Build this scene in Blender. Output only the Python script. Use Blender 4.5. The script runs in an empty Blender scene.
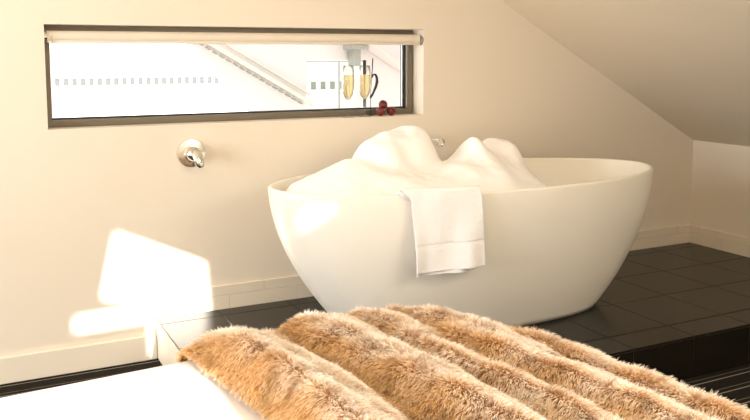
import bpy, bmesh, math, random
import numpy as np
from mathutils import Vector, Matrix, noise
random.seed(7)
rng = np.random.default_rng(11)
S = bpy.context.scene
C = S.collection
PI = math.pi

# ------------------------------------------------------------------ helpers
def obj(name, me_or_bm, mats=None, parent=None, smooth=True, **props):
    if isinstance(me_or_bm, bmesh.types.BMesh):
        me = bpy.data.meshes.new(name)
        bmesh.ops.recalc_face_normals(me_or_bm, faces=me_or_bm.faces[:])
        me_or_bm.to_mesh(me); me_or_bm.free()
    else:
        me = me_or_bm
    o = bpy.data.objects.new(name, me)
    C.objects.link(o)
    if mats is not None:
        for m in (mats if isinstance(mats, (list, tuple)) else [mats]):
            me.materials.append(m)
    if smooth:
        me.polygons.foreach_set('use_smooth', [True] * len(me.polygons))
    if parent is not None:
        o.parent = parent
    for k, v in props.items():
        o[k] = v
    return o

def tag(o, label, cat, group=None, kind=None):
    o['label'] = label; o['category'] = cat
    if group: o['group'] = group
    if kind: o['kind'] = kind
    return o

def thing(name, label, cat, loc=(0, 0, 0), group=None):
    o = bpy.data.objects.new(name, None); C.objects.link(o)
    o.location = loc; o.empty_display_size = 0.05
    return tag(o, label, cat, group)

def dup(root, loc, rotz, label):
    r = root.copy(); C.objects.link(r); r.location = loc; r.rotation_euler = (0, 0, rotz); r['label'] = label
    for ch in list(root.children):
        c = ch.copy(); C.objects.link(c); c.parent = r
        for g in list(ch.children):
            d = g.copy(); C.objects.link(d); d.parent = c
    return r

def edge_split(o, deg=35):
    """smooth by angle without modifiers: mark sharp edges"""
    me = o.data
    bm = bmesh.new(); bm.from_mesh(me)
    for e in bm.edges:
        if len(e.link_faces) == 2 and e.calc_face_angle(0) > math.radians(deg):
            e.smooth = False
    bm.to_mesh(me); bm.free()
    return o

def box(bm, x0, x1, y0, y1, z0, z1, bev=0.0, seg=2, mi=0):
    vs = [bm.verts.new((x, y, z)) for z in (z0, z1) for y in (y0, y1) for x in (x0, x1)]
    idx = [(0, 2, 3, 1), (4, 5, 7, 6), (0, 1, 5, 4), (2, 6, 7, 3), (0, 4, 6, 2), (1, 3, 7, 5)]
    fs = []
    for i in idx:
        f = bm.faces.new([vs[k] for k in i]); f.material_index = mi; fs.append(f)
    if bev > 0:
        es = list({e for f in fs for e in f.edges})
        r = bmesh.ops.bevel(bm, geom=es, offset=bev, segments=seg, profile=.5, affect='EDGES')
        for f in r['faces']: f.material_index = mi
    return bm

def lathe(bm, prof, n=32, mi=0, origin=(0, 0, 0), axis='Z'):
    rings = []
    for r, h in prof:
        ring = []
        if r < 1e-6:
            p = [(0, 0, h)]
        else:
            p = [(r * math.cos(2 * PI * k / n), r * math.sin(2 * PI * k / n), h) for k in range(n)]
        for a in p:
            if axis == 'Y': a = (a[0], -a[2], a[1])      # height runs out of the wall (towards -Y)
            if axis == 'X': a = (a[2], a[0], a[1])
            ring.append(bm.verts.new((a[0] + origin[0], a[1] + origin[1], a[2] + origin[2])))
        rings.append(ring)
    for A, B in zip(rings, rings[1:]):
        if len(A) == 1 and len(B) == 1: continue
        for k in range(n):
            k2 = (k + 1) % n
            if len(A) == 1: f = bm.faces.new((A[0], B[k], B[k2]))
            elif len(B) == 1: f = bm.faces.new((A[k], A[k2], B[0]))
            else: f = bm.faces.new((A[k], A[k2], B[k2], B[k]))
            f.material_index = mi
    return bm

def tube(bm, pts, rad, n=10, mi=0, flat=1.0, flat_axis=None):
    pts = [Vector(p) for p in pts]
    rads = rad if isinstance(rad, (list, tuple)) else [rad] * len(pts)
    prev = None; rings = []
    for i, p in enumerate(pts):
        t = (pts[min(i + 1, len(pts) - 1)] - pts[max(i - 1, 0)]).normalized()
        if prev is None:
            a = Vector(flat_axis) if flat_axis else (Vector((0, 0, 1)) if abs(t.z) < .9 else Vector((1, 0, 0)))
            u = (a - t * a.dot(t)).normalized()
        else:
            u = (prev - t * prev.dot(t)).normalized()
        prev = u; w = t.cross(u)
        rings.append([bm.verts.new(p + rads[i] * (math.cos(2 * PI * k / n) * u + flat * math.sin(2 * PI * k / n) * w)) for k in range(n)])
    for A, B in zip(rings, rings[1:]):
        for k in range(n):
            f = bm.faces.new((A[k], A[(k + 1) % n], B[(k + 1) % n], B[k])); f.material_index = mi
    for R in (rings[0], rings[-1]):
        f = bm.faces.new(R); f.material_index = mi
    return bm

def slab(bm, outer, holes, plane, d0, d1, mi=0):
    """solid panel with holes; polygons given in (u,v); plane 'XZ' -> depth along Y, 'YZ' -> depth along X, 'XY' -> depth along Z"""
    def P(u, v, d):
        return {'XZ': (u, d, v), 'YZ': (d, u, v), 'XY': (u, v, d)}[plane]
    loops = [outer] + list(holes)
    for d in (d0, d1):
        es = []
        for L in loops:
            vs = [bm.verts.new(P(u, v, d)) for u, v in L]
            es += [bm.edges.new((vs[i], vs[(i + 1) % len(vs)])) for i in range(len(vs))]
        r = bmesh.ops.triangle_fill(bm, use_beauty=True, use_dissolve=False, edges=es)
        for g in r['geom']:
            if isinstance(g, bmesh.types.BMFace): g.material_index = mi
    for L in loops:
        for i in range(len(L)):
            a, b = L[i], L[(i + 1) % len(L)]
            f = bm.faces.new([bm.verts.new(P(*a, d0)), bm.verts.new(P(*b, d0)), bm.verts.new(P(*b, d1)), bm.verts.new(P(*a, d1))])
            f.material_index = mi
    bmesh.ops.remove_doubles(bm, verts=bm.verts[:], dist=1e-6)
    return bm

def rect(x0, x1, z0, z1):
    return [(x0, z0), (x1, z0), (x1, z1), (x0, z1)]

def sstep(a, b, x):
    t = np.clip((x - a) / (b - a), 0, 1)
    return t * t * (3 - 2 * t)

# ------------------------------------------------------------------ materials
def mat(name, col, rough=.5, metal=0.0, var=0.0, var_scale=3.0, bump=0.0, bump_scale=200.0, spec=.5, **kw):
    m = bpy.data.materials.new(name); m.use_nodes = True
    nt = m.node_tree; b = nt.nodes['Principled BSDF']
    b.inputs['Base Color'].default_value = (*col, 1)
    b.inputs['Roughness'].default_value = rough
    b.inputs['Metallic'].default_value = metal
    b.inputs['Specular IOR Level'].default_value = spec
    for k, v in kw.items():
        b.inputs[k.replace('_', ' ')].default_value = v
    tc = nt.nodes.new('ShaderNodeTexCoord')
    if var > 0:
        n = nt.nodes.new('ShaderNodeTexNoise'); n.inputs['Scale'].default_value = var_scale; n.inputs['Detail'].default_value = 4
        nt.links.new(tc.outputs['Object'], n.inputs['Vector'])
        mx = nt.nodes.new('ShaderNodeMix'); mx.data_type = 'RGBA'
        mx.inputs['A'].default_value = (*[c * (1 - var) for c in col], 1)
        mx.inputs['B'].default_value = (*[min(1, c * (1 + var)) for c in col], 1)
        nt.links.new(n.outputs['Fac'], mx.inputs['Factor'])
        nt.links.new(mx.outputs['Result'], b.inputs['Base Color'])
    if bump > 0:
        n = nt.nodes.new('ShaderNodeTexNoise'); n.inputs['Scale'].default_value = bump_scale; n.inputs['Detail'].default_value = 3
        nt.links.new(tc.outputs['Object'], n.inputs['Vector'])
        bp = nt.nodes.new('ShaderNodeBump'); bp.inputs['Strength'].default_value = bump; bp.inputs['Distance'].default_value = .004
        nt.links.new(n.outputs['Fac'], bp.inputs['Height'])
        nt.links.new(bp.outputs['Normal'], b.inputs['Normal'])
    return m

M = {}
M['wall'] = mat('wall_paint', (.81, .735, .62), .85, var=.02, var_scale=1.5, bump=.08, bump_scale=160, spec=.2)
M['ceil'] = mat('ceiling_paint', (.76, .665, .52), .9, var=.02, bump=.06, bump_scale=120, spec=.2)
M['skirt'] = mat('skirting_paint', (.84, .77, .65), .45)
M['skirt_tile'] = mat('cream_tile', (.82, .74, .61), .35, var=.03, var_scale=6)
M['skirt_grout'] = mat('cream_grout', (.70, .625, .50), .9)
M['tile'] = mat('dark_tile', (.0105, .0080, .0050), .26, var=.25, var_scale=8, bump=.04, bump_scale=60, spec=.30)
M['grout'] = mat('dark_grout', (.016, .013, .009), .45)
M['tub'] = mat('white_stone_resin', (.84, .805, .72), .32, spec=.4)
M['chrome'] = mat('chrome', (.80, .79, .76), .09, 1.0)
M['frame'] = mat('bronze_aluminium', (.17, .145, .105), .42, .3)
M['gasket'] = mat('black_rubber', (.012, .011, .01), .6)
M['blind'] = mat('blind_fabric', (.76, .69, .58), .8, bump=.15, bump_scale=600)
M['chain'] = mat('bead_chain', (.55, .48, .36), .4)
M['darkchain'] = mat('dark_cord', (.06, .045, .03), .5)
M['linen'] = mat('duvet_cotton', (.90, .845, .82), .85, bump=.08, bump_scale=300, spec=.2)
M['mattress'] = mat('mattress_ticking', (.8, .78, .74), .9)
M['wood'] = mat('dark_bed_wood', (.08, .05, .03), .5, var=.2)
M['backing'] = mat('fur_backing', (.42, .25, .105), .95, var=.2, var_scale=12)
M['extwhite'] = mat('sunlit_white_render', (.66, .66, .645), .8, var=.03)
M['extpink'] = mat('pale_pink_render', (.84, .765, .735), .85, var=.02)
M['extslope'] = mat('pink_soffit_board', (.74, .64, .59), .85)
M['extgrey'] = mat('grey_opening', (.32, .35, .33), .8)
M['extpale'] = mat('white_garden_wall', (.93, .94, .92), .8)
M['extdash'] = mat('pale_grey_opening', (.075, .078, .075), .8)
M['extpost'] = mat('grey_steel_post', (.42, .41, .37), .5)
M['verge'] = mat('pale_verge_board', (.80, .76, .68), .7)
M['vergetile'] = mat('grey_roof_tile', (.34, .33, .31), .7)
M['black'] = mat('black_iron', (.015, .012, .010), .45)
M['berry'] = mat('strawberry_skin', (.15, .012, .007), .35, var=.35, var_scale=60, bump=.5, bump_scale=260)
M['calyx'] = mat('strawberry_leaf', (.10, .20, .04), .6)
M['ext_ground'] = mat('pale_paving', (.6, .58, .54), .9)
M['dark_ext'] = mat('roof_underlay', (.2, .18, .15), .9)

def glass_mat(name, col, fac_scale=1.0, rough=0.0):
    """thin pane: see-through with a fresnel reflection"""
    m = bpy.data.materials.new(name); m.use_nodes = True; nt = m.node_tree
    for n in list(nt.nodes): nt.nodes.remove(n)
    out = nt.nodes.new('ShaderNodeOutputMaterial'); mix = nt.nodes.new('ShaderNodeMixShader')
    tr = nt.nodes.new('ShaderNodeBsdfTransparent'); tr.inputs['Color'].default_value = (*col, 1)
    gl = nt.nodes.new('ShaderNodeBsdfGlossy'); gl.inputs['Roughness'].default_value = rough
    fr = nt.nodes.new('ShaderNodeFresnel'); fr.inputs['IOR'].default_value = 1.35
    mu = nt.nodes.new('ShaderNodeMath'); mu.operation = 'MULTIPLY'; mu.inputs[1].default_value = fac_scale
    nt.links.new(fr.outputs[0], mu.inputs[0]); nt.links.new(mu.outputs[0], mix.inputs[0])
    nt.links.new(tr.outputs[0], mix.inputs[1]); nt.links.new(gl.outputs[0], mix.inputs[2]); nt.links.new(mix.outputs[0], out.inputs[0])
    return m
M['pane'] = glass_mat('window_glass', (.98, .985, .98), .6)
M['screen'] = glass_mat('green_tinted_glass', (.955, .985, .955), .8)
M['flute'] = glass_mat('clear_crystal', (.95, .95, .94), .6)
M['stem'] = mat('crystal_stem', (1, 1, 1), .02, Transmission_Weight=1.0, IOR=1.4)
M['wine'] = mat('champagne', (.93, .77, .45), .0, Transmission_Weight=1.0, IOR=1.06)
M['froth'] = mat('champagne_bubbles', (.97, .90, .74), .6)

# bubble foam
m = mat('bubble_foam', (.95, .935, .92), .75, spec=.25, Subsurface_Weight=.6, Subsurface_Scale=.03)
m.node_tree.nodes['Principled BSDF'].inputs['Subsurface Radius'].default_value = (1, .9, .8)
nt = m.node_tree; tc = nt.nodes.new('ShaderNodeTexCoord'); vo = nt.nodes.new('ShaderNodeTexVoronoi'); vo.inputs['Scale'].default_value = 150
bp = nt.nodes.new('ShaderNodeBump'); bp.inputs['Strength'].default_value = .12; bp.inputs['Distance'].default_value = .003
nt.links.new(tc.outputs['Object'], vo.inputs['Vector']); nt.links.new(vo.outputs['Distance'], bp.inputs['Height'])
nt.links.new(bp.outputs['Normal'], nt.nodes['Principled BSDF'].inputs['Normal'])
M['foam'] = m

# terry towel
m = mat('white_terry', (.93, .92, .915), .95, bump=.9, bump_scale=420, spec=.1, Sheen_Weight=.3)
M['terry'] = m
M['band'] = mat('white_woven_band', (.9, .88, .86), .8, bump=.2, bump_scale=500, spec=.2)

# striped carpet
m = mat('striped_carpet', (.03, .027, .022), .95, spec=.1); nt = m.node_tree; b = nt.nodes['Principled BSDF']
tc = nt.nodes.new('ShaderNodeTexCoord'); sp = nt.nodes.new('ShaderNodeSeparateXYZ'); nt.links.new(tc.outputs['Object'], sp.inputs[0])
nz = nt.nodes.new('ShaderNodeTexNoise'); nz.inputs['Scale'].default_value = 160; nt.links.new(tc.outputs['Object'], nz.inputs['Vector'])
md = nt.nodes.new('ShaderNodeMath'); md.operation = 'MULTIPLY'; md.inputs[1].default_value = 1 / .095; nt.links.new(sp.outputs['Y'], md.inputs[0])
fr = nt.nodes.new('ShaderNodeMath'); fr.operation = 'FRACT'; nt.links.new(md.outputs[0], fr.inputs[0])
rp = nt.nodes.new('ShaderNodeValToRGB'); rp.color_ramp.interpolation = 'CONSTANT'
el = rp.color_ramp.elements
el[0].position = 0; el[0].color = (.016, .014, .011, 1)
el[1].position = .60; el[1].color = (.26, .235, .19, 1)
for p, c in ((.66, (.015, .012, .010, 1)), (.88, (.13, .115, .09, 1)), (.93, (.012, .010, .008, 1))):
    e = el.new(p); e.color = c
nt.links.new(fr.outputs[0], rp.inputs[0])
mx = nt.nodes.new('ShaderNodeMix'); mx.data_type = 'RGBA'; mx.blend_type = 'MULTIPLY'; mx.inputs['Factor'].default_value = .8
cr = nt.nodes.new('ShaderNodeMapRange'); cr.inputs['To Min'].default_value = .3; cr.inputs['To Max'].default_value = 1.8
nt.links.new(nz.outputs['Fac'], cr.inputs['Value'])
nt.links.new(rp.outputs['Color'], mx.inputs['A']); nt.links.new(cr.outputs['Result'], mx.inputs['B']); nt.links.new(mx.outputs['Result'], b.inputs['Base Color'])
bp = nt.nodes.new('ShaderNodeBump'); bp.inputs['Strength'].default_value = .8; bp.inputs['Distance'].default_value = .006
nt.links.new(nz.outputs['Fac'], bp.inputs['Height']); nt.links.new(bp.outputs['Normal'], b.inputs['Normal'])
M['carpet'] = m

# fur: golden roots, pale frosted tips, some strands dark-tipped
m = bpy.data.materials.new('frosted_fur'); m.use_nodes = True; nt = m.node_tree; b = nt.nodes['Principled BSDF']
b.inputs['Roughness'].default_value = .6; b.inputs['Specular IOR Level'].default_value = .25
hi = nt.nodes.new('ShaderNodeHairInfo')
r1 = nt.nodes.new('ShaderNodeValToRGB'); e = r1.color_ramp.elements
e[0].position = 0; e[0].color = (.64, .39, .15, 1)
e[1].position = .70; e[1].color = (.97, .91, .83, 1)
q = e.new(.30); q.color = (.83, .62, .38, 1)
q = e.new(.52); q.color = (.94, .84, .70, 1)
r2 = nt.nodes.new('ShaderNodeValToRGB'); e = r2.color_ramp.elements
e[0].position = 0; e[0].color = (.44, .23, .075, 1)
e[1].position = 1.0; e[1].color = (.30, .18, .085, 1)
q = e.new(.55); q.color = (.58, .35, .15, 1)
at_ = nt.nodes.new('ShaderNodeAttribute'); at_.attribute_name = 'dark_tip'
mx = nt.nodes.new('ShaderNodeMix'); mx.data_type = 'RGBA'
nt.links.new(hi.outputs['Intercept'], r1.inputs[0]); nt.links.new(hi.outputs['Intercept'], r2.inputs[0])
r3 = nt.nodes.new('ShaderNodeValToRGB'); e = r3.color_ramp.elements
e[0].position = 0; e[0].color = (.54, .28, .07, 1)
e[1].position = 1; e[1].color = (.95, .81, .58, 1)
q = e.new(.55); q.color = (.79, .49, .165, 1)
ag = nt.nodes.new('ShaderNodeAttribute'); ag.attribute_name = 'flank_gold'
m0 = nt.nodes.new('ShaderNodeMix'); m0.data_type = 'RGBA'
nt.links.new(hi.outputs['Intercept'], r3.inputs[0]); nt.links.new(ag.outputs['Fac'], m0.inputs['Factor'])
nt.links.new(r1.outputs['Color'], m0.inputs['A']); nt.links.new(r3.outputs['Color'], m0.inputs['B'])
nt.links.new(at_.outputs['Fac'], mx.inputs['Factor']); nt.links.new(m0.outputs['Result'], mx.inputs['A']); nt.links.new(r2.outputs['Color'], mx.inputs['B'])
nt.links.new(mx.outputs['Result'], b.inputs['Base Color'])
M['fur'] = m

# ------------------------------------------------------------------ room dimensions
XR, XL, YF = 2.704, -4.0, -3.7
HP, XP, YP = .164, -.248, -1.126            # tiled platform: height, left end, front edge
KNEE, SL = .737, .557                       # knee wall height, slope of the ceiling
ZC = 2.78; XC = XR - (ZC - KNEE) / SL       # flat ceiling left of XC
WX0, WX1, WZ0, WZ1 = -.621, .980, .935, 1.323

# sun direction (travel) and unseen front-wall holes, shaped to throw the wanted sun patches
EL = math.tan(math.radians(22))
SUN = Vector((-.06, 1, -EL))
def back(x, z, Y=YF):                       # a point on the back wall followed back along the sunbeam
    return (x + SUN.x * Y, z + SUN.z * Y)

# walls
bm = slab(bmesh.new(), [(XL, 0), (XR, 0), (XR, KNEE), (XC, ZC), (XL, ZC)], [rect(WX0, WX1, WZ0, WZ1)], 'XZ', 0, .17)
obj('wall_back', bm, M['wall'], smooth=False, kind='structure')
bm = box(bmesh.new(), XR, XR + .1, YF, .13, 0, KNEE + .02)
obj('wall_right', bm, M['wall'], smooth=False, kind='structure')
GL = rect(-2.7, -.7, .3, 2.2)   # unseen opening added in the left wall for the fill light (Y,Z)
bm = slab(bmesh.new(), rect(YF, .13, 0, ZC), [GL], 'YZ', XL - .12, XL)
obj('wall_left', bm, M['wall'], smooth=False, kind='structure')
beam_a = [(-.39, .525), (-.05, .365), (-.035, .02), (-.27, .02), (-.27, .165), (-.55, .160), (-.55, .212), (-.30, .222), (-.30, .25), (-.445, .275)]
beam_b = [(.095, .425), (.180, .400), (.095, .350)]
beam_c = [(-1.60, -.50), (-.62, -.50), (-.55, -.10), (-.57, -.075), (-1.60, -.075)]
holes = [[back(*p) for p in beam_a], [back(*p) for p in beam_b], [back(*p) for p in beam_c]]
bm = slab(bmesh.new(), rect(XL - .5, XR + 1.5, 0, 4.6), holes, 'XZ', YF - .02, YF)  # carried above the ceiling to shade the gable outside; holes mask the sun
obj('wall_front', bm, M['wall'], smooth=False, kind='structure')

# ceiling: flat part and slope with a skylight
bm = bmesh.new()
box(bm, XL, XC, YF, .13, ZC, ZC + .08)
SKX0, SKX1, SKY0, SKY1 = .35, 1.75, -3.65, -2.60
def cz(x): return KNEE + (XR - x) * SL
def slope_piece(x0, x1, y0, y1):
    vs = [bm.verts.new((x, y, cz(x) + d)) for d in (0, .1) for x, y in ((x0, y0), (x1, y0), (x1, y1), (x0, y1))]
    for i in ((0, 1, 2, 3), (7, 6, 5, 4), (0, 4, 5, 1), (1, 5, 6, 2), (2, 6, 7, 3), (3, 7, 4, 0)):
        bm.faces.new([vs[k] for k in i])
slope_piece(XC, XR + .1, SKY1, .13)
slope_piece(XC, XR + .1, YF, SKY0)
slope_piece(XC, SKX0, SKY0, SKY1)
slope_piece(SKX1, XR + .1, SKY0, SKY1)
obj('ceiling', bm, M['ceil'], smooth=False, kind='structure')

# floor
bm = box(bmesh.new(), XL - .1, XR + .1, YF, .0, -.06, 0)
obj('floor', bm, M['carpet'], smooth=False, kind='structure')

# tiled platform
bm = bmesh.new()
box(bm, XP + .0014, XR, YP + .0014, 0, 0, HP - .0014, mi=1)
g = .0009
xs = [XP, -.001] + [-.001 + .3 * k for k in range(1, 10)] + [XR]
ys = [YP, YP + .129, YP + .137, YP + .437, YP + .737, YP + 1.037, 0]
for x0, x1 in zip(xs, xs[1:]):
    for y0, y1 in zip(ys, ys[1:]):
        box(bm, x0 + (g if x0 > XP else 0), x1 - g, y0 + (g if y0 > YP else 0), y1 - g, HP - .008, HP, .0015, 1, 0)
    box(bm, x0 + g, x1 - g, YP, YP + .008, .002, HP - .009, .0012, 1, 0)
yl = [YP + .008, -.818, -.518, -.218, 0]
for y0, y1 in zip(yl, yl[1:]):
    box(bm, XP, XP + .008, y0 + g, y1 - g, .002, HP - .009, .0012, 1, 2)
obj('platform', bm, [M['tile'], M['grout'], M['skirt_tile']], smooth=False, kind='structure')

# skirtings
def skirting(name, n0, n1, along):
    bm = bmesh.new()
    def b(a0, a1, d, z0, z1, mi, bev=.0015):
        if along == 'X': box(bm, a0, a1, -d, 0, z0, z1, bev, 1, mi)
        else: box(bm, XR - d, XR, a0, a1, z0, z1, bev, 1, mi)
    b(n0, n1, .0102, HP, HP + .098, 1, 0)
    k = n0
    while k < n1 - .01:
        k2 = min(k + .3, n1)
        b(k + .001, k2 - .001, .011, HP + .001, HP + .058, 0)
        k = k2
    k = n0 + .15; ks = [n0] + [n0 + .15 + .3 * j for j in range(int((n1 - n0) / .3) + 1) if n0 + .15 + .3 * j < n1 - .02] + [n1]
    for a, c in zip(ks, ks[1:]):
        b(a + .001, c - .001, .011, HP + .060, HP + .100, 0)
    return obj(name, bm, [M['skirt_tile'], M['skirt_grout']], smooth=False, kind='structure')
skirting('baseboard_back', XP, XR - .011, 'X')
skirting('baseboard_right', YP, 0, 'Y')
bm = bmesh.new(); box(bm, XL, XP - .002, -.014, 0, 0, .100, .003, 2)
obj('baseboard_left', bm, M['skirt'], smooth=False, kind='structure')

# ------------------------------------------------------------------ window
w = bpy.data.objects.new('window_1', None); C.objects.link(w); w['kind'] = 'structure'
bm = bmesh.new()
fx0, fx1, fz0, fz1 = WX0 + .001, WX1 - .008, WZ0 + .001, WZ1 - .001
slab(bm, rect(fx0, fx1, fz0, fz1), [rect(fx0 + .022, fx1 - .028, fz0 + .027, fz1 - .034)], 'XZ', .088, .150)
obj('window_frame', bm, M['frame'], w, smooth=False)
bm = bmesh.new()
slab(bm, rect(fx0 + .0222, fx1 - .0282, fz0 + .0272, fz1 - .0342), [rect(fx0 + .026, fx1 - .036, fz0 + .033, fz1 - .039)], 'XZ', .112, .140)
obj('gasket', bm, M['gasket'], w, smooth=False)
bm = box(bmesh.new(), fx0 + .027, fx1 - .037, .122, .128, fz0 + .034, fz1 - .040)
obj('pane', bm, M['pane'], w, smooth=False)

# roller blind
rb = thing('roller_blind', 'beige rolled-up roller blind across the top of the long window', 'blind', (0, .030, 1.279))
bm = lathe(bmesh.new(), [(0, -.610), (.0212, -.610), (.0212, .968), (0, .968)], 40, axis='X'); edge_split(obj('fabric_roll', bm, M['blind'], rb))
bm = box(bmesh.new(), -.608, .966, -.0235, -.0180, -.026, -.015, .002, 2); obj('bottom_bar', bm, M['blind'], rb)
bm = bmesh.new(); lathe(bm, [(0, .969), (.017, .969), (.017, .976), (0, .976)], 24, axis='X'); edge_split(obj('bracket', bm, M['chrome'], rb))
bm = bmesh.new(); lathe(bm, [(0, -.618), (.017, -.618), (.017, -.611), (0, -.611)], 24, axis='X'); edge_split(obj('bracket', bm, M['chrome'], rb))
bm = bmesh.new()
tube(bm, [(.974 + .004 * math.sin(t * PI), -.012 - .017 * math.sin(t * PI), .018 - .044 * t) for t in np.linspace(0, 1, 10)], .0018, 8)
obj('cord_loop', bm, M['darkchain'], rb)
bm = bmesh.new()
pts = [(-.606, -.028, .012)] + [(-.604 - .0 * t, -.031 - .002 * math.sin(t * 9), .012 - .300 * t) for t in np.linspace(.03, 1, 16)]
pts2 = [(-.596 + .004 * math.sin(t * 7), -.026, .012 - .300 * t) for t in np.linspace(1, .03, 16)]
tube(bm, pts + [(-.600, -.030, -.296)] + pts2, .0016, 6)
obj('bead_chain', bm, M['chain'], rb)

# ------------------------------------------------------------------ bathtub
TX, TY, TA, TB, TPH, TZ = .921, -.517, .855, .402, -.026, .735
BA, BB, TEXP = .560, .226, 1.80
def ell(a, b, th, n=2.0):
    c, s = math.cos(th), math.sin(th)
    u = a * math.copysign(abs(c) ** (2 / n), c); v = b * math.copysign(abs(s) ** (2 / n), s)
    return (TX + u * math.cos(TPH) - v * math.sin(TPH), TY + u * math.sin(TPH) + v * math.cos(TPH))
def tub_ab(z):
    t = (z - HP) / (TZ - HP); s = 1 - (1 - max(0, min(1, t))) ** TEXP
    return BA + (TA - BA) * s, BB + (TB - BB) * s
NS = 144
rings = []
rings.append((BA - .012, BB - .012, HP + .0005))
for k in range(0, 29):
    z = HP + .002 + (TZ - .008 - HP - .002) * k / 28
    a, b = tub_ab(z); rings.append((a, b, z))
for ang in np.linspace(15, 165, 8):
    r = .0085
    rings.append((TA - r + r * math.cos(math.radians(ang)), TB - r + r * math.cos(math.radians(ang)), TZ - .0085 + r * math.sin(math.radians(ang))))
for k in range(0, 26):
    t = k / 25
    z = TZ - .010 - (TZ - .010 - (HP + .08)) * t
    a, b = tub_ab(z); sh = .019 + .02 * t + .18 * max(0, t - .85)
    rings.append((a - sh, b - sh * .8, z))
bm = bmesh.new(); vr = []
for a, b, z in rings:
    nn = 2 + .7 * (1 - (z - HP) / (TZ - HP)) ** 2
    vr.append([bm.verts.new((*ell(a, b, 2 * PI * k / NS, nn), z)) for k in range(NS)])
for A, B in zip(vr, vr[1:]):
    for k in range(NS):
        bm.faces.new((A[k], A[(k + 1) % NS], B[(k + 1) % NS], B[k]))
bm.faces.new(vr[0]); bm.faces.new(vr[-1])
tub = obj('bathtub', bm, M['tub'])
tag(tub, 'white oval freestanding bathtub full of foam on dark tiled platform', 'bathtub')
edge_split(tub, 60)

# ------------------------------------------------------------------ bubble foam
blobs = [  # x, y, top, rx, ry, -, sharpness
    (.650, -.40, .893, .14, .16, 0, 2.4), (.725, -.36, .893, .085, .15, 0, 2.6), (.69, -.38, .885, .12, .15, 0, 2.4), (.545, -.42, .878, .105, .16, 0, 2.2),
    (.43, -.46, .810, .19, .20, 0, 1.2), (.30, -.50, .755, .20, .19, 0, 1.2), (.60, -.60, .765, .30, .15, 0, 1.2),
    (.935, -.48, .872, .065, .13, 0, 1.0), (.93, -.50, .815, .115, .18, 0, 1.3), (.82, -.55, .785, .13, .18, 0, 1.2),
    (1.10, -.42, .850, .085, .14, 0, 2.2), (1.02, -.46, .800, .16, .18, 0, 1.5),
]
def foam_h(x, y):
    h = .690 - .12 * float(sstep(1.12, 1.40, x))
    k = 30.0; acc = 1.0
    wx, wy = .018 * noise.noise(Vector((x * 7, y * 7, 5))), .018 * noise.noise(Vector((x * 7, y * 7, 9)))
    for bx, by, bz, rx, ry, rz, pw in blobs:
        d = ((x + wx - bx) / rx) ** 2 + ((y + wy - by) / ry) ** 2
        v = h + (bz - h) * math.exp(-d ** pw)
        acc += math.exp(k * (v - h)) - 1
    h += math.log(acc) / k
    h += .009 * noise.noise(Vector((x * 9, y * 9, 3))) + .003 * noise.noise(Vector((x * 30, y * 30, 1)))
    return h
bm = bmesh.new(); NR, NT = 110, 300; grid = []
for i in range(NR + 1):
    row = []
    f = i / NR
    for k in range(NT):
        a, b = tub_ab(.66); x, y = ell((a - .030) * f, (b - .028) * f, 2 * PI * k / NT)
        z = foam_h(x, y)
        z = z - .03 * float(sstep(.93, 1.0, f))
        if z < .66:                                   # follow the tub wall inwards where the foam lies low
            a2, b2 = tub_ab(z); x, y = ell((a2 - .034) * f, (b2 - .032) * f, 2 * PI * k / NT)
        row.append(bm.verts.new((x, y, z)))
        if i == 0: break
    grid.append(row)
for i in range(NR):
    for k in range(NT):
        k2 = (k + 1) % NT
        if i == 0: bm.faces.new((grid[0][0], grid[1][k], grid[1][k2]))
        else: bm.faces.new((grid[i][k], grid[i + 1][k], grid[i + 1][k2], grid[i][k2]))
bot = [bm.verts.new((*ell((tub_ab(.52)[0] - .04), (tub_ab(.52)[1] - .04), 2 * PI * k / NT), .52)) for k in range(NT)]
for k in range(NT):
    bm.faces.new((grid[NR][k], bot[k], bot[(k + 1) % NT], grid[NR][(k + 1) % NT]))
bm.faces.new(bot)
for _ in range(2):
    bmesh.ops.smooth_vert(bm, verts=[v for r in grid[:-1] for v in r], factor=.5, use_axis_x=True, use_axis_y=True, use_axis_z=True)
foam = obj('bath_foam', bm, M['foam'])
tag(foam, 'white bubble foam heaped in soft mounds inside the bathtub', 'foam', kind='stuff')

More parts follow.
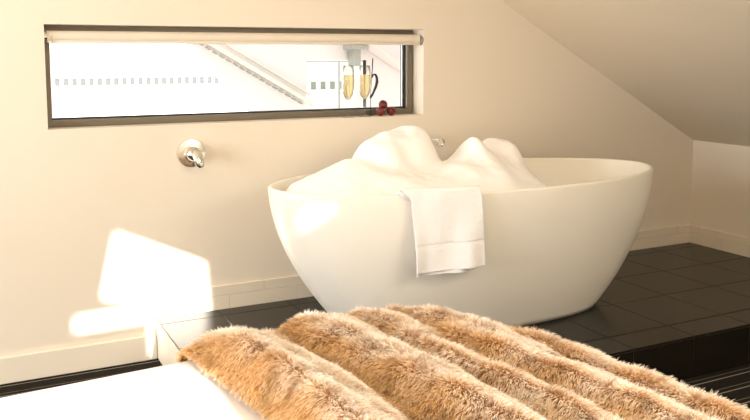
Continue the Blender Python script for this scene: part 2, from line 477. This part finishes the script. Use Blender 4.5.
# ------------------------------------------------------------------ towel over the front rim
def rim_front(x, a=TA, b=TB):
    u = (x - TX); 
    for _ in range(4):
        v = -b * math.sqrt(max(0, 1 - (u / a) ** 2)); u = ((x - TX) + v * math.sin(TPH)) / math.cos(TPH)
    return TY + u * math.sin(TPH) + v * math.cos(TPH)
def towel_mesh(off, xl0, xr0, xl1, xr1, zb_l, zb_r, inside, seed, mi_band=True):
    bm = bmesh.new(); NU, NV = 56, 120; g = []
    for j in range(NV + 1):
        row = []
        for i in range(NU + 1):
            u = i / NU; t = j / NV
            zb = zb_l + (zb_r - zb_l) * u
            ztop = TZ + .006 + off
            Lin = inside; Lover = .036; Lout = ztop - zb
            s = t * (Lin + Lover + Lout)
            drop = max(0, s - Lin - Lover)
            f = drop / Lout
            xl = xl0 + (xl1 - .010 - xl0) * float(sstep(0, .10, f)) + .010 * f; xr = xr0 + (xr1 - xr0) * f
            x = xl + (xr - xl) * u
            yo = rim_front(x) - .006 - off
            yi = yo + Lover - .002 + 2 * off * 0
            if s < Lin:
                q = Lin - s
                y, z = yi + .012 * min(1, q / .04), ztop - q - .004
            elif s < Lin + Lover:
                q = (s - Lin) / Lover
                y = yi + (yo - yi) * (.5 - .5 * math.cos(q * PI)); z = ztop + .006 * math.sin(q * PI) - .004
            else:
                y = yo - .004 * min(1, drop / .03); z = ztop - drop - .004
                amp = .022 * float(sstep(.02, .25, drop))
                y -= amp * (.5 + .5 * math.sin(u * 7.2 + 1.1 + seed + 1.2 * f)) * (1 - .3 * u) + .006 * f + .005 * float(sstep(.05, .3, drop)) * math.sin(u * 15 + 2 + f)
                y += .004 * noise.noise(Vector((x * 18, z * 10, seed)))
                if mi_band:
                    bnd = math.exp(-((f - .665) / .016) ** 2) + math.exp(-((f - .70) / .012) ** 2) * .6
                    y += .0035 * bnd
            y += .0012 * noise.noise(Vector((x * 130, s * 130, seed + 4)))
            row.append(bm.verts.new((x, y, z)))
        g.append(row)
    for j in range(NV):
        for i in range(NU):
            bm.faces.new((g[j][i], g[j][i + 1], g[j + 1][i + 1], g[j + 1][i]))
    return bm
def solid(o, th, off=0.0):
    md = o.modifiers.new('thickness', 'SOLIDIFY'); md.thickness = th; md.offset = off; md.use_rim = True
    return o
tw = thing('bath_towel', 'white folded terry towel hanging over the front rim of the bathtub', 'towel', (0, 0, 0))
o = obj('front_layer', towel_mesh(.012, .412, .680, .444, .688, .474, .490, .03, 0.0), M['terry'], tw); solid(o, .007)
o = obj('back_layer', towel_mesh(.001, .408, .676, .452, .650, .462, .474, .03, .35, False), M['terry'], tw); solid(o, .007)

# ------------------------------------------------------------------ chrome fittings
mx_ = thing('wall_mixer', 'round chrome lever mixer tap on the wall below the window', 'tap', (-.092, 0, .819))
bm = lathe(bmesh.new(), [(0, 0), (.058, 0), (.058, .004), (.055, .009), (.030, .012), (0, .012)], 48, axis='Y'); edge_split(obj('backplate', bm, M['chrome'], mx_))
bm = lathe(bmesh.new(), [(0, .010), (.030, .010), (.030, .040), (.027, .052), (.016, .060), (0, .062)], 40, axis='Y'); edge_split(obj('body', bm, M['chrome'], mx_), 50)
bm = bmesh.new()
lp = [(0, -.050, .016), (.003, -.064, .012), (.008, -.074, -.004), (.013, -.080, -.022), (.016, -.083, -.040), (.018, -.084, -.050)]
tube(bm, lp, [.014, .021, .022, .021, .018, .012], 16, flat=.6, flat_axis=(1, 0, 0))
obj('lever', bm, M['chrome'], mx_)
sp_ = thing('bath_spout', 'chrome bath spout poking out from the wall beside the tallest foam mound', 'spout', (.952, 0, .829))
bm = lathe(bmesh.new(), [(0, 0), (.030, 0), (.030, .005), (.027, .009), (0, .009)], 36, axis='Y'); edge_split(obj('flange', bm, M['chrome'], sp_))
bm = lathe(bmesh.new(), [(0, .008), (.0165, .008), (.0165, .188), (.0195, .190), (.0195, .203), (.015, .206), (.014, .200), (0, .200)], 32, axis='Y'); edge_split(obj('spout_pipe', bm, M['chrome'], sp_), 50)

# ------------------------------------------------------------------ champagne flutes on the sill
def flute(loc, label):
    t = thing('champagne_flute', label, 'glass', loc, 'champagne flutes on the sill')
    prof_o = [(0, 0), (.0255, 0), (.026, .0015), (.020, .004), (.008, .008), (.0038, .016), (.0032, .040), (.0034, .066), (.006, .076)]
    bm = lathe(bmesh.new(), prof_o + [(0, .0765)], 36); obj('stem', bm, M['flute'], t)
    WB = 1.2
    prof = [(0, .0772), (.006, .0772), (.0125, .086), (.0195, .104), (.0240, .130), (.0250, .160), (.0235, .195), (.0215, .228),
            (.0205, .228), (.0224, .195), (.0239, .160), (.0229, .130), (.0184, .104), (.0114, .088), (.005, .081), (0, .0800)]
    bm = lathe(bmesh.new(), [(r * WB, h) for r, h in prof], 40); obj('bowl', bm, M['flute'], t)
    lv = .186
    pl = [(0, .0808), (.0048, .0818), (.0108, .0885), (.0178, .1045), (.0222, .130), (.0231, .160), (.0221, lv), (0, lv)]
    bm = lathe(bmesh.new(), [(r * WB, h) for r, h in pl], 36); o = edge_split(obj('champagne', bm, M['wine'], t), 60)
    bm = bmesh.new()
    for _ in range(42):
        a = random.uniform(0, 2 * PI); z = random.uniform(.095, lv - .003); r = .017 * random.random() * min(1, (z - .08) / .03)
        bmesh.ops.create_icosphere(bm, subdivisions=1, radius=random.uniform(.0004, .0010), matrix=Matrix.Translation((r * math.cos(a), r * math.sin(a), z)))
    obj('bubbles', bm, M['froth'], o, kind='stuff')
    return t
fl = flute((.615, .027, WZ0), 'filled champagne flute on the sill, beside the glass screen, farther from the strawberries')
dup(fl, (.697, .029, WZ0), .7, 'filled champagne flute on the sill next to the strawberries')

# strawberries
def strawberry(loc, rot, label, first=None):
    if first is None:
        bm = bmesh.new(); bmesh.ops.create_uvsphere(bm, u_segments=28, v_segments=20, radius=1)
        for v in bm.verts:
            z = v.co.z; r = 1.0 if z > 0 else (1 - .45 * (-z) ** 1.6)
            v.co = Vector((v.co.x * .0215 * r, v.co.y * .0215 * r, z * (.017 if z > 0 else .026)))
            v.co *= 1 + .02 * noise.noise(v.co * 260)
        o = obj('strawberry', bm, M['berry'])
        bm = bmesh.new()
        for k in range(7):
            a = 2 * PI * k / 7
            pts = [(0, 0, .0165), (.007 * math.cos(a), .007 * math.sin(a), .0175), (.014 * math.cos(a), .014 * math.sin(a), .0145), (.018 * math.cos(a), .018 * math.sin(a), .0125)]
            tube(bm, pts, [.002, .0032, .0022, .0004], 6, flat=.3, flat_axis=(-math.sin(a), math.cos(a), 0))
        obj('calyx', bm, M['calyx'], o)
        bm = tube(bmesh.new(), [(0, 0, .016), (.001, 0, .022), (.003, .001, .028)], .0011, 6); obj('stalk', bm, M['calyx'], o)
    else:
        o = first.copy(); C.objects.link(o)
        for ch in list(first.children):
            c = ch.copy(); C.objects.link(c); c.parent = o
    o.location = loc; o.rotation_euler = rot
    return tag(o, label, 'strawberry', 'strawberries on the sill')
b1 = strawberry((.771, .022, WZ0 + .0222), (-1.75, .1, .35), 'dark red strawberry on the sill, lower one beside the champagne flute')
strawberry((.827, .024, WZ0 + .0222), (-1.9, 0, -.3), 'dark red strawberry on the sill, lower one nearest the window corner', b1)
strawberry((.797, .046, WZ0 + .0500), (-1.6, .1, .1), 'dark red strawberry resting on top of the other two', b1)

# iron hook ornament on the sill
orn = thing('iron_ornament', 'slender black ornament with curled hook standing behind the second flute', 'ornament', (.749, .073, WZ0))
bm = lathe(bmesh.new(), [(0, 0), (.012, 0), (.012, .004), (0, .004)], 24); edge_split(obj('base', bm, M['black'], orn))
bm = tube(bmesh.new(), [(0, 0, .003), (-.002, 0, .05), (.0, 0, .12), (.004, 0, .17), (.010, 0, .258)], [.0016, .0016, .0018, .0022, .0028], 8); obj('stem', bm, M['black'], orn)
bm = bmesh.new()
hp = [(.004, -.001, .172), (.012, -.002, .186), (.022, -.002, .186), (.029, -.002, .172), (.030, -.002, .152), (.024, -.002, .130), (.014, -.002, .110), (.008, -.002, .096), (.000, -.002, .088), (-.004, -.002, .078)]
tube(bm, hp, [.004, .004, .005, .0062, .007, .0065, .0055, .0048, .0062, .003], 10); obj('hook', bm, M['black'], orn)

# ------------------------------------------------------------------ bed, duvet
BX0, BX1, BY0, BY1, BT = -1.75, .242, -3.05, -1.383, .512
PIV, BROT = Vector((-.3, -1.42, 0)), math.radians(4.5)      # the bed stands slightly askew to the wall
def askew(o):
    o.rotation_euler = (0, 0, BROT); o.location = PIV - Matrix.Rotation(BROT, 3, 'Z') @ PIV
    return o
def sag(x, y):                                              # the soft foot corner sinks a little
    return .045 * sstep(-.05, .30, x) * sstep(-1.85, -1.42, y)
bed = thing('bed', 'bed under the white duvet in front of the platform', 'bed', (0, 0, 0)); askew(bed)
bm = box(bmesh.new(), BX0 + .05, BX1 - .06, BY0 + .06, BY1 - .06, .20, BT - .075, .04, 3); obj('mattress', bm, M['mattress'], bed)
bm = box(bmesh.new(), BX0 + .05, BX1 - .07, BY0 + .07, BY1 - .07, .10, .199, .01, 2); obj('bed_base', bm, M['wood'], bed)
for x in (BX0 + .12, BX1 - .14):
    for y in (BY0 + .14, BY1 - .14):
        bm = lathe(bmesh.new(), [(0, 0), (.022, 0), (.028, .1), (0, .1)], 20, origin=(x, y, 0)); edge_split(obj('leg', bm, M['wood'], bed))

def drape(a, e, r):
    """arc coordinate a past edge e: horizontal reach, drop and angle"""
    d = a - (e - r)
    if d <= 0: return a, 0.0, 0.0
    if d < r * PI / 2:
        an = d / r; return e - r + r * math.sin(an), r * (1 - math.cos(an)), an
    return e, r + d - r * PI / 2, PI / 2
bm = bmesh.new(); g = []
R_ = .038; dl = .30
A_ = list(np.linspace(BX0, BX1 - R_, 70)) + list(np.linspace(BX1 - R_, BX1 - R_ + dl, 24))[1:]
B_ = list(np.linspace(BY0, BY1 - R_, 60)) + list(np.linspace(BY1 - R_, BY1 - R_ + dl, 24))[1:]
for bq in B_:
    row = []
    for aq in A_:
        x, dx, _ = drape(aq, BX1, R_); y, dy, _ = drape(bq, BY1, R_)
        z = BT - dx - dy
        if dx > 0 and dy > 0: z = BT - max(dx, dy)
        z -= float(sag(x, y))
        z += .002 * noise.fractal(Vector((x * 3, y * 3, 0)), 1, 2, 3) if dx + dy == 0 else 0
        if dx > R_ : x += .006 * math.sin(y * 22)
        if dy > R_ : y += .006 * math.sin(x * 19)
        row.append(bm.verts.new((x, y, max(z, .19))))
    g.append(row)
for j in range(len(g) - 1):
    for i in range(len(g[0]) - 1):
        bm.faces.new((g[j][i], g[j][i + 1], g[j + 1][i + 1], g[j + 1][i]))
du = askew(obj('duvet', bm, M['linen'])); solid(du, .012, -1)
tag(du, 'plain white duvet on the bed beside the fur throw', 'duvet')

# ------------------------------------------------------------------ faux fur throw in folds
FOLDS = [(-.462, -.385, -.250, .066, .004), (-.250, -.170, -.062, .066, .010), (-.062, -.020, .030, .046, .018), (.030, .095, .180, .054, .012), (.180, .220, .330, .038, .004)]
TE, TFAR, TR = .262, -1.365, .055
vn = np.vectorize(lambda a, b, c: noise.noise(Vector((a, b, c))))
def fold_h(a0, y):
    """height of the folds; a0: coordinate across, folds run along y with a slant"""
    wob = .020 * np.sin(y * 5.1 + a0 * 3) + .012 * np.sin(y * 11 + 2 + a0 * 9)
    a = a0 - .07 * (-1.5 - y) + wob * sstep(0, .08, a0 - .07 * (-1.5 - y) + .462)
    h = np.zeros_like(a); low = .006
    prev = .003
    for i, (s, c, e, top, val) in enumerate(FOLDS):
        tp = top * (1 + .13 * np.sin(y * 6.3 + i * 2.1))
        inr = (a >= s) & (a < e)
        up = prev + (tp - prev) * np.sin(np.clip((a - s) / (c - s), 0, 1) * PI / 2) ** .9
        t = np.clip((a - c) / (e - c), 0, 1)
        dn = val + (tp - val) * (1 - t ** 1.5) ** 1.2
        h = np.where(inr, np.where(a < c, up, dn), h)
        prev = val
    h = np.where(a >= FOLDS[-1][2], FOLDS[-1][4], h)
    return h
def throw_pt(a, b):
    """a across (X), b along (Y, grows to the far side); arrays -> positions and normals are taken numerically"""
    a = np.asarray(a, float); b = np.asarray(b, float)
    def dr(q, e, r):
        d = q - (e - r)
        an = np.clip(d / r, 0, PI / 2)
        pos = np.where(d <= 0, q, e - r + r * np.sin(an))
        drop = np.where(d <= 0, 0, r * (1 - np.cos(an))) + np.maximum(0, d - r * PI / 2)
        return pos, drop, an
    x, dx, ax = dr(a, TE + .05 * np.clip(-1.5 - b, 0, 1.2), TR); y, dy, ay = dr(b, TFAR, TR)
    h = fold_h(np.minimum(a, .42), np.minimum(b, TFAR + .03))
    h = h + .006 * np.sin(a * 31 + b * 17) * np.sin(b * 23 - a * 9) * sstep(0, .03, h) + .005 * np.sin(a * 70 + b * 9) * sstep(0.01, .04, h)
    h = h * (.45 + .55 * sstep(.0, .22, TFAR - b)) * (.55 + .45 * sstep(-.48, -.36, a + .5 * (TFAR - b)))
    drop = np.where((dx > 0) & (dy > 0), np.maximum(dx, dy) + .3 * np.minimum(dx, dy), dx + dy)
    z = BT + .013 - sag(x, y) - drop + h * np.cos(ax) * np.cos(ay)
    x = x + h * np.sin(ax) * .7 + .02 * np.sin(ax) * sstep(.03, .3, dx)
    y = y + h * np.sin(ay) * .8
    return np.stack([x, y, z], -1)
def a_left(b): return -.462 + .07 * (-1.5 - np.minimum(b, TFAR)) 
NA, NB = 190, 190
bb_ = np.linspace(-3.02, TFAR + .22, NB)
P = []
for b in bb_:
    a = np.linspace(float(a_left(b)), .55, NA)
    P.append(throw_pt(a, np.full(NA, b)))
P = np.array(P)
bm = bmesh.new()
g = [[bm.verts.new(P[j, i]) for i in range(NA)] for j in range(NB)]
for j in range(NB - 1):
    for i in range(NA - 1):
        bm.faces.new((g[j][i], g[j][i + 1], g[j + 1][i + 1], g[j + 1][i]))
throw = askew(obj('fur_throw', bm, M['backing']))
tag(throw, 'golden brown faux fur throw with frosted tips lying in folds across the bed foot', 'throw')

NH = 360000
b = rng.uniform(-2.75, TFAR + .13, NH); a = a_left(b) + rng.random(NH) * (.40 - a_left(b))
root = throw_pt(a, b); eps = .004
ta = throw_pt(a + eps, b) - throw_pt(a - eps, b); tb = throw_pt(a, b + eps) - throw_pt(a, b - eps)
nrm = np.cross(ta, tb); nrm /= np.linalg.norm(nrm, axis=1, keepdims=True)
# tufts: strands of one small cell share a lean
cs = .011
ci = np.floor(a / cs + .35 * np.sin(b * 90)).astype(int); cj = np.floor(b / cs + .35 * np.sin(a * 110)).astype(int)
key = (ci * 73856093) ^ (cj * 19349663)
tab = rng.normal(0, 1, (4096, 3)); tuft = tab[key % 4096]
big = np.stack([np.sin(a * 13 + b * 7), np.cos(b * 11 - a * 5), np.sin(a * 9 - b * 8)], -1)
lean = np.array([-.10, -.42, -.75]) + .10 * tuft + .12 * big + rng.normal(0, .13, (NH, 3))
lean -= (lean * nrm).sum(1, keepdims=True) * nrm
L = .017 * (1 + .25 * rng.normal(0, 1, NH).clip(-2, 2))[:, None]
d1 = nrm * .75 + lean * .55; d1 /= np.linalg.norm(d1, axis=1, keepdims=True)
d2 = nrm * .32 + lean * .95 - np.array([0, 0, .12]); d2 /= np.linalg.norm(d2, axis=1, keepdims=True)
K = 4; pos = np.zeros((NH, K, 3), np.float32)
for k in range(K):
    t = k / (K - 1)
    pos[:, k] = root - nrm * .001 + L * (d1 * (t - .5 * t * t) + d2 * .5 * t * t)
hc = bpy.data.hair_curves.new('fur_pile')
hc.add_curves([K] * NH)
hc.attributes['position'].data.foreach_set('vector', pos.reshape(-1))
ra = hc.attributes.get('radius') or hc.attributes.new('radius', 'FLOAT', 'POINT')
rr = np.tile(np.array([.0006, .0006, .00045, .00012], np.float32), NH); ra.data.foreach_set('value', rr)
dk = hc.attributes.new('dark_tip', 'FLOAT', 'CURVE')
pn = np.sin(a * 37 + 3 * np.sin(b * 19)) * np.sin(b * 31 + 2 * np.sin(a * 23)) + .5 * tuft[:, 0] + rng.normal(0, .5, NH)
dk.data.foreach_set('value', (np.clip((pn - .45) / 1.0, 0, 1) * .7).astype(np.float32))
gd = hc.attributes.new('flank_gold', 'FLOAT', 'CURVE')  # golden parted-fur tone painted along each fold's left flank, where shade falls
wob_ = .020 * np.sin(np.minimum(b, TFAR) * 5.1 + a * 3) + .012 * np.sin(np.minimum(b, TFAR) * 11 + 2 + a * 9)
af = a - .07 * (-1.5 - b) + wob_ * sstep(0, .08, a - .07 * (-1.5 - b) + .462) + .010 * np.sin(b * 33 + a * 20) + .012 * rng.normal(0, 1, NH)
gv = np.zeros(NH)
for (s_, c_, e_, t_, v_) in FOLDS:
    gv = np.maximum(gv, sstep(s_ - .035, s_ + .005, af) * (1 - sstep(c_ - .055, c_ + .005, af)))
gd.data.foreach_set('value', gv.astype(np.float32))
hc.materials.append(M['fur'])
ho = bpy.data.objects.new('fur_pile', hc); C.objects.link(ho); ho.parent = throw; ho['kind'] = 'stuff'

# ------------------------------------------------------------------ outside the window
bm = bmesh.new(); box(bm, -14, 16, .5, 14, -3.2, -3.0); obj('ground', bm, M['ext_ground'], smooth=False, kind='structure')
def slotted_wall(name, label, x0, x1, y, z0, z1, sx0, sx1, n, zs0, zs1, wfrac, mslot, mwall):
    bm = bmesh.new(); hs = []; p = (sx1 - sx0) / n
    for k in range(n):
        hs.append(rect(sx0 + k * p, sx0 + k * p + p * wfrac, zs0, zs1))
    slab(bm, rect(x0, x1, z0, z1), hs, 'XZ', y, y + .012)
    box(bm, x0, x1, y + .013, y + .15, z0, z1, mi=1)
    o = obj(name, bm, [mwall, mslot], smooth=False)
    return tag(o, label, 'wall')
slotted_wall('parapet_wall', 'long white outdoor wall with a row of small grey openings', -9, 12, 8, -3, 4.5, -.45, 3.3, 36, .815, .915, .62, M['extdash'], M['extwhite'])

wing = thing('house_wing', 'pale pink sloping gable wall outside, right half of the window view', 'building', (0, 4, 0))
def vx(z): return 1.056 + (1.325 - z) * (2.055 - 1.056) / (1.325 - .746)
bm = slab(bmesh.new(), [(vx(1.5), 1.5), (5.5, 1.5), (5.5, -3), (vx(-3) if vx(-3) < 5 else 4.9, -3)], [[(2.02, .5), (2.63, .5), (2.63, 1.158), (2.02, 1.158)]], 'XZ', 0, .2)
obj('gable_wall', bm, M['extpink'], wing, smooth=False)
def bar(bm, p, q, wz, y0, y1, mi=0):
    (x0, z0), (x1, z1) = p, q
    vs = [bm.verts.new((x, y, z)) for y in (y0, y1) for x, z in ((x0, z0 - wz), (x1, z1 - wz), (x1, z1 + wz), (x0, z0 + wz))]
    for i in ((0, 1, 2, 3), (7, 6, 5, 4), (0, 4, 5, 1), (1, 5, 6, 2), (2, 6, 7, 3), (3, 7, 4, 0)):
        f = bm.faces.new([vs[k] for k in i]); f.material_index = mi
bm = bmesh.new()
bar(bm, (vx(1.5) + .01, 1.5), (vx(.75) + .01, .75), .022, -.06, 0); bar(bm, (vx(1.5) + .16, 1.5), (vx(.84) + .16, .84), .010, -.03, 0)
obj('verge_board', bm, M['verge'], wing, smooth=False)
bm = bmesh.new()
for k in range(19):
    z = 1.42 - k * .036
    bar(bm, (vx(z) - .085, z), (vx(z - .020) - .085, z - .020), .005, -.07, .02)
obj('verge_tiles', bm, M['vergetile'], wing, smooth=False, kind='stuff')
bm = slab(bmesh.new(), [(2.30, 1.458), (3.60, .705), (5.5, .705), (5.5, 1.5), (2.30, 1.5)], [], 'XZ', -.35, -.02)
obj('roof_slope', bm, M['extslope'], wing, smooth=False)
bm = bmesh.new(); box(bm, 2.452, 2.535, -.12, -.01, 1.10, 1.5); box(bm, 2.40, 2.58, -.20, -.01, 1.262, 1.30)
obj('downpipe', bm, M['extpost'], wing, smooth=False)

slotted_wall('garden_wall', 'white outdoor wall with grey openings seen through the glass screen', 1.9, 3.3, 4.6, -3, 1.3, 2.10, 2.95, 8, .855, .935, .55, M['extgrey'], M['extpale'])
scr = thing('glass_screen', 'clear greenish glass screen with black end post outside behind the flutes', 'screen', (0, 3.55, 0))
bm = box(bmesh.new(), 1.848, 2.384, -.012, 0, .45, 1.144); obj('glass_panel', bm, M['screen'], scr, smooth=False)
bm = box(bmesh.new(), 1.848, 2.384, -.018, .006, 1.144, 1.156); obj('top_rail', bm, M['extpost'], scr, smooth=False)
bm = bmesh.new(); box(bm, 2.143, 2.158, -.020, -.0125, .45, 1.143); obj('glazing_bar', bm, M['extpost'], scr, smooth=False)
bm = box(bmesh.new(), 2.3845, 2.408, -.05, -.0185, .45, 1.162, .004, 1); obj('end_post', bm, M['black'], scr, smooth=False)

# ------------------------------------------------------------------ light
wd = bpy.data.worlds.new('sky'); S.world = wd; wd.use_nodes = True
wd.node_tree.nodes['Background'].inputs[0].default_value = (.93, .96, 1.0, 1)
wd.node_tree.nodes['Background'].inputs[1].default_value = 1.0
sl = bpy.data.lights.new('sun', 'SUN'); sl.energy = 17; sl.angle = math.radians(.9); sl.color = (1, .97, .94)
so = bpy.data.objects.new('sun', sl); C.objects.link(so); so.rotation_euler = SUN.to_track_quat('-Z', 'Y').to_euler()
def area(name, loc, direc, sx, sy, e, col):
    l = bpy.data.lights.new(name, 'AREA'); l.shape = 'RECTANGLE'; l.size = sx; l.size_y = sy; l.energy = e; l.color = col
    o = bpy.data.objects.new(name, l); C.objects.link(o); o.location = loc
    o.rotation_euler = Vector(direc).to_track_quat('-Z', 'Y').to_euler(); return o
xm = (SKX0 + SKX1) / 2
area('skylight_daylight', (xm + .0, (SKY0 + SKY1) / 2, cz(xm) + .06), (-.487, 0, -.873), 1.3, 1.0, 40, (1, .90, .76))
area('left_fill', (XL - .06, -1.7, 1.25), (1, 0, 0), 1.95, 1.85, 106, (.97, .985, 1))  # added fill to brighten the left of the back wall

# ------------------------------------------------------------------ camera
cam = bpy.data.cameras.new('camera'); co = bpy.data.objects.new('camera', cam); C.objects.link(co); S.camera = co
cam.sensor_width = 36; cam.lens = 822.195 / 750 * 36; cam.shift_y = -71.93 / 750
yaw, pitch, roll = .466298, .100826, -.001676
f = Vector((math.sin(yaw) * math.cos(pitch), math.cos(yaw) * math.cos(pitch), -math.sin(pitch)))
r = Vector((math.cos(yaw), -math.sin(yaw), 0)); u = r.cross(f)
r2, u2 = math.cos(roll) * r + math.sin(roll) * u, -math.sin(roll) * r + math.cos(roll) * u
mw = Matrix((r2, u2, -f)).transposed().to_4x4(); mw.translation = (-.90252, -3.24921, 1.20874)
co.matrix_world = mw
cam.clip_start = .02

S.view_settings.view_transform = 'Standard'; S.view_settings.look = 'None'; S.view_settings.gamma = 1
S.view_settings.use_curve_mapping = False
S.view_settings.exposure = 0.41
S.cycles.use_denoising = True
S.cycles.max_bounces = 12; S.cycles.diffuse_bounces = 8; S.cycles.transparent_max_bounces = 16
S.cycles.sample_clamp_indirect = 8
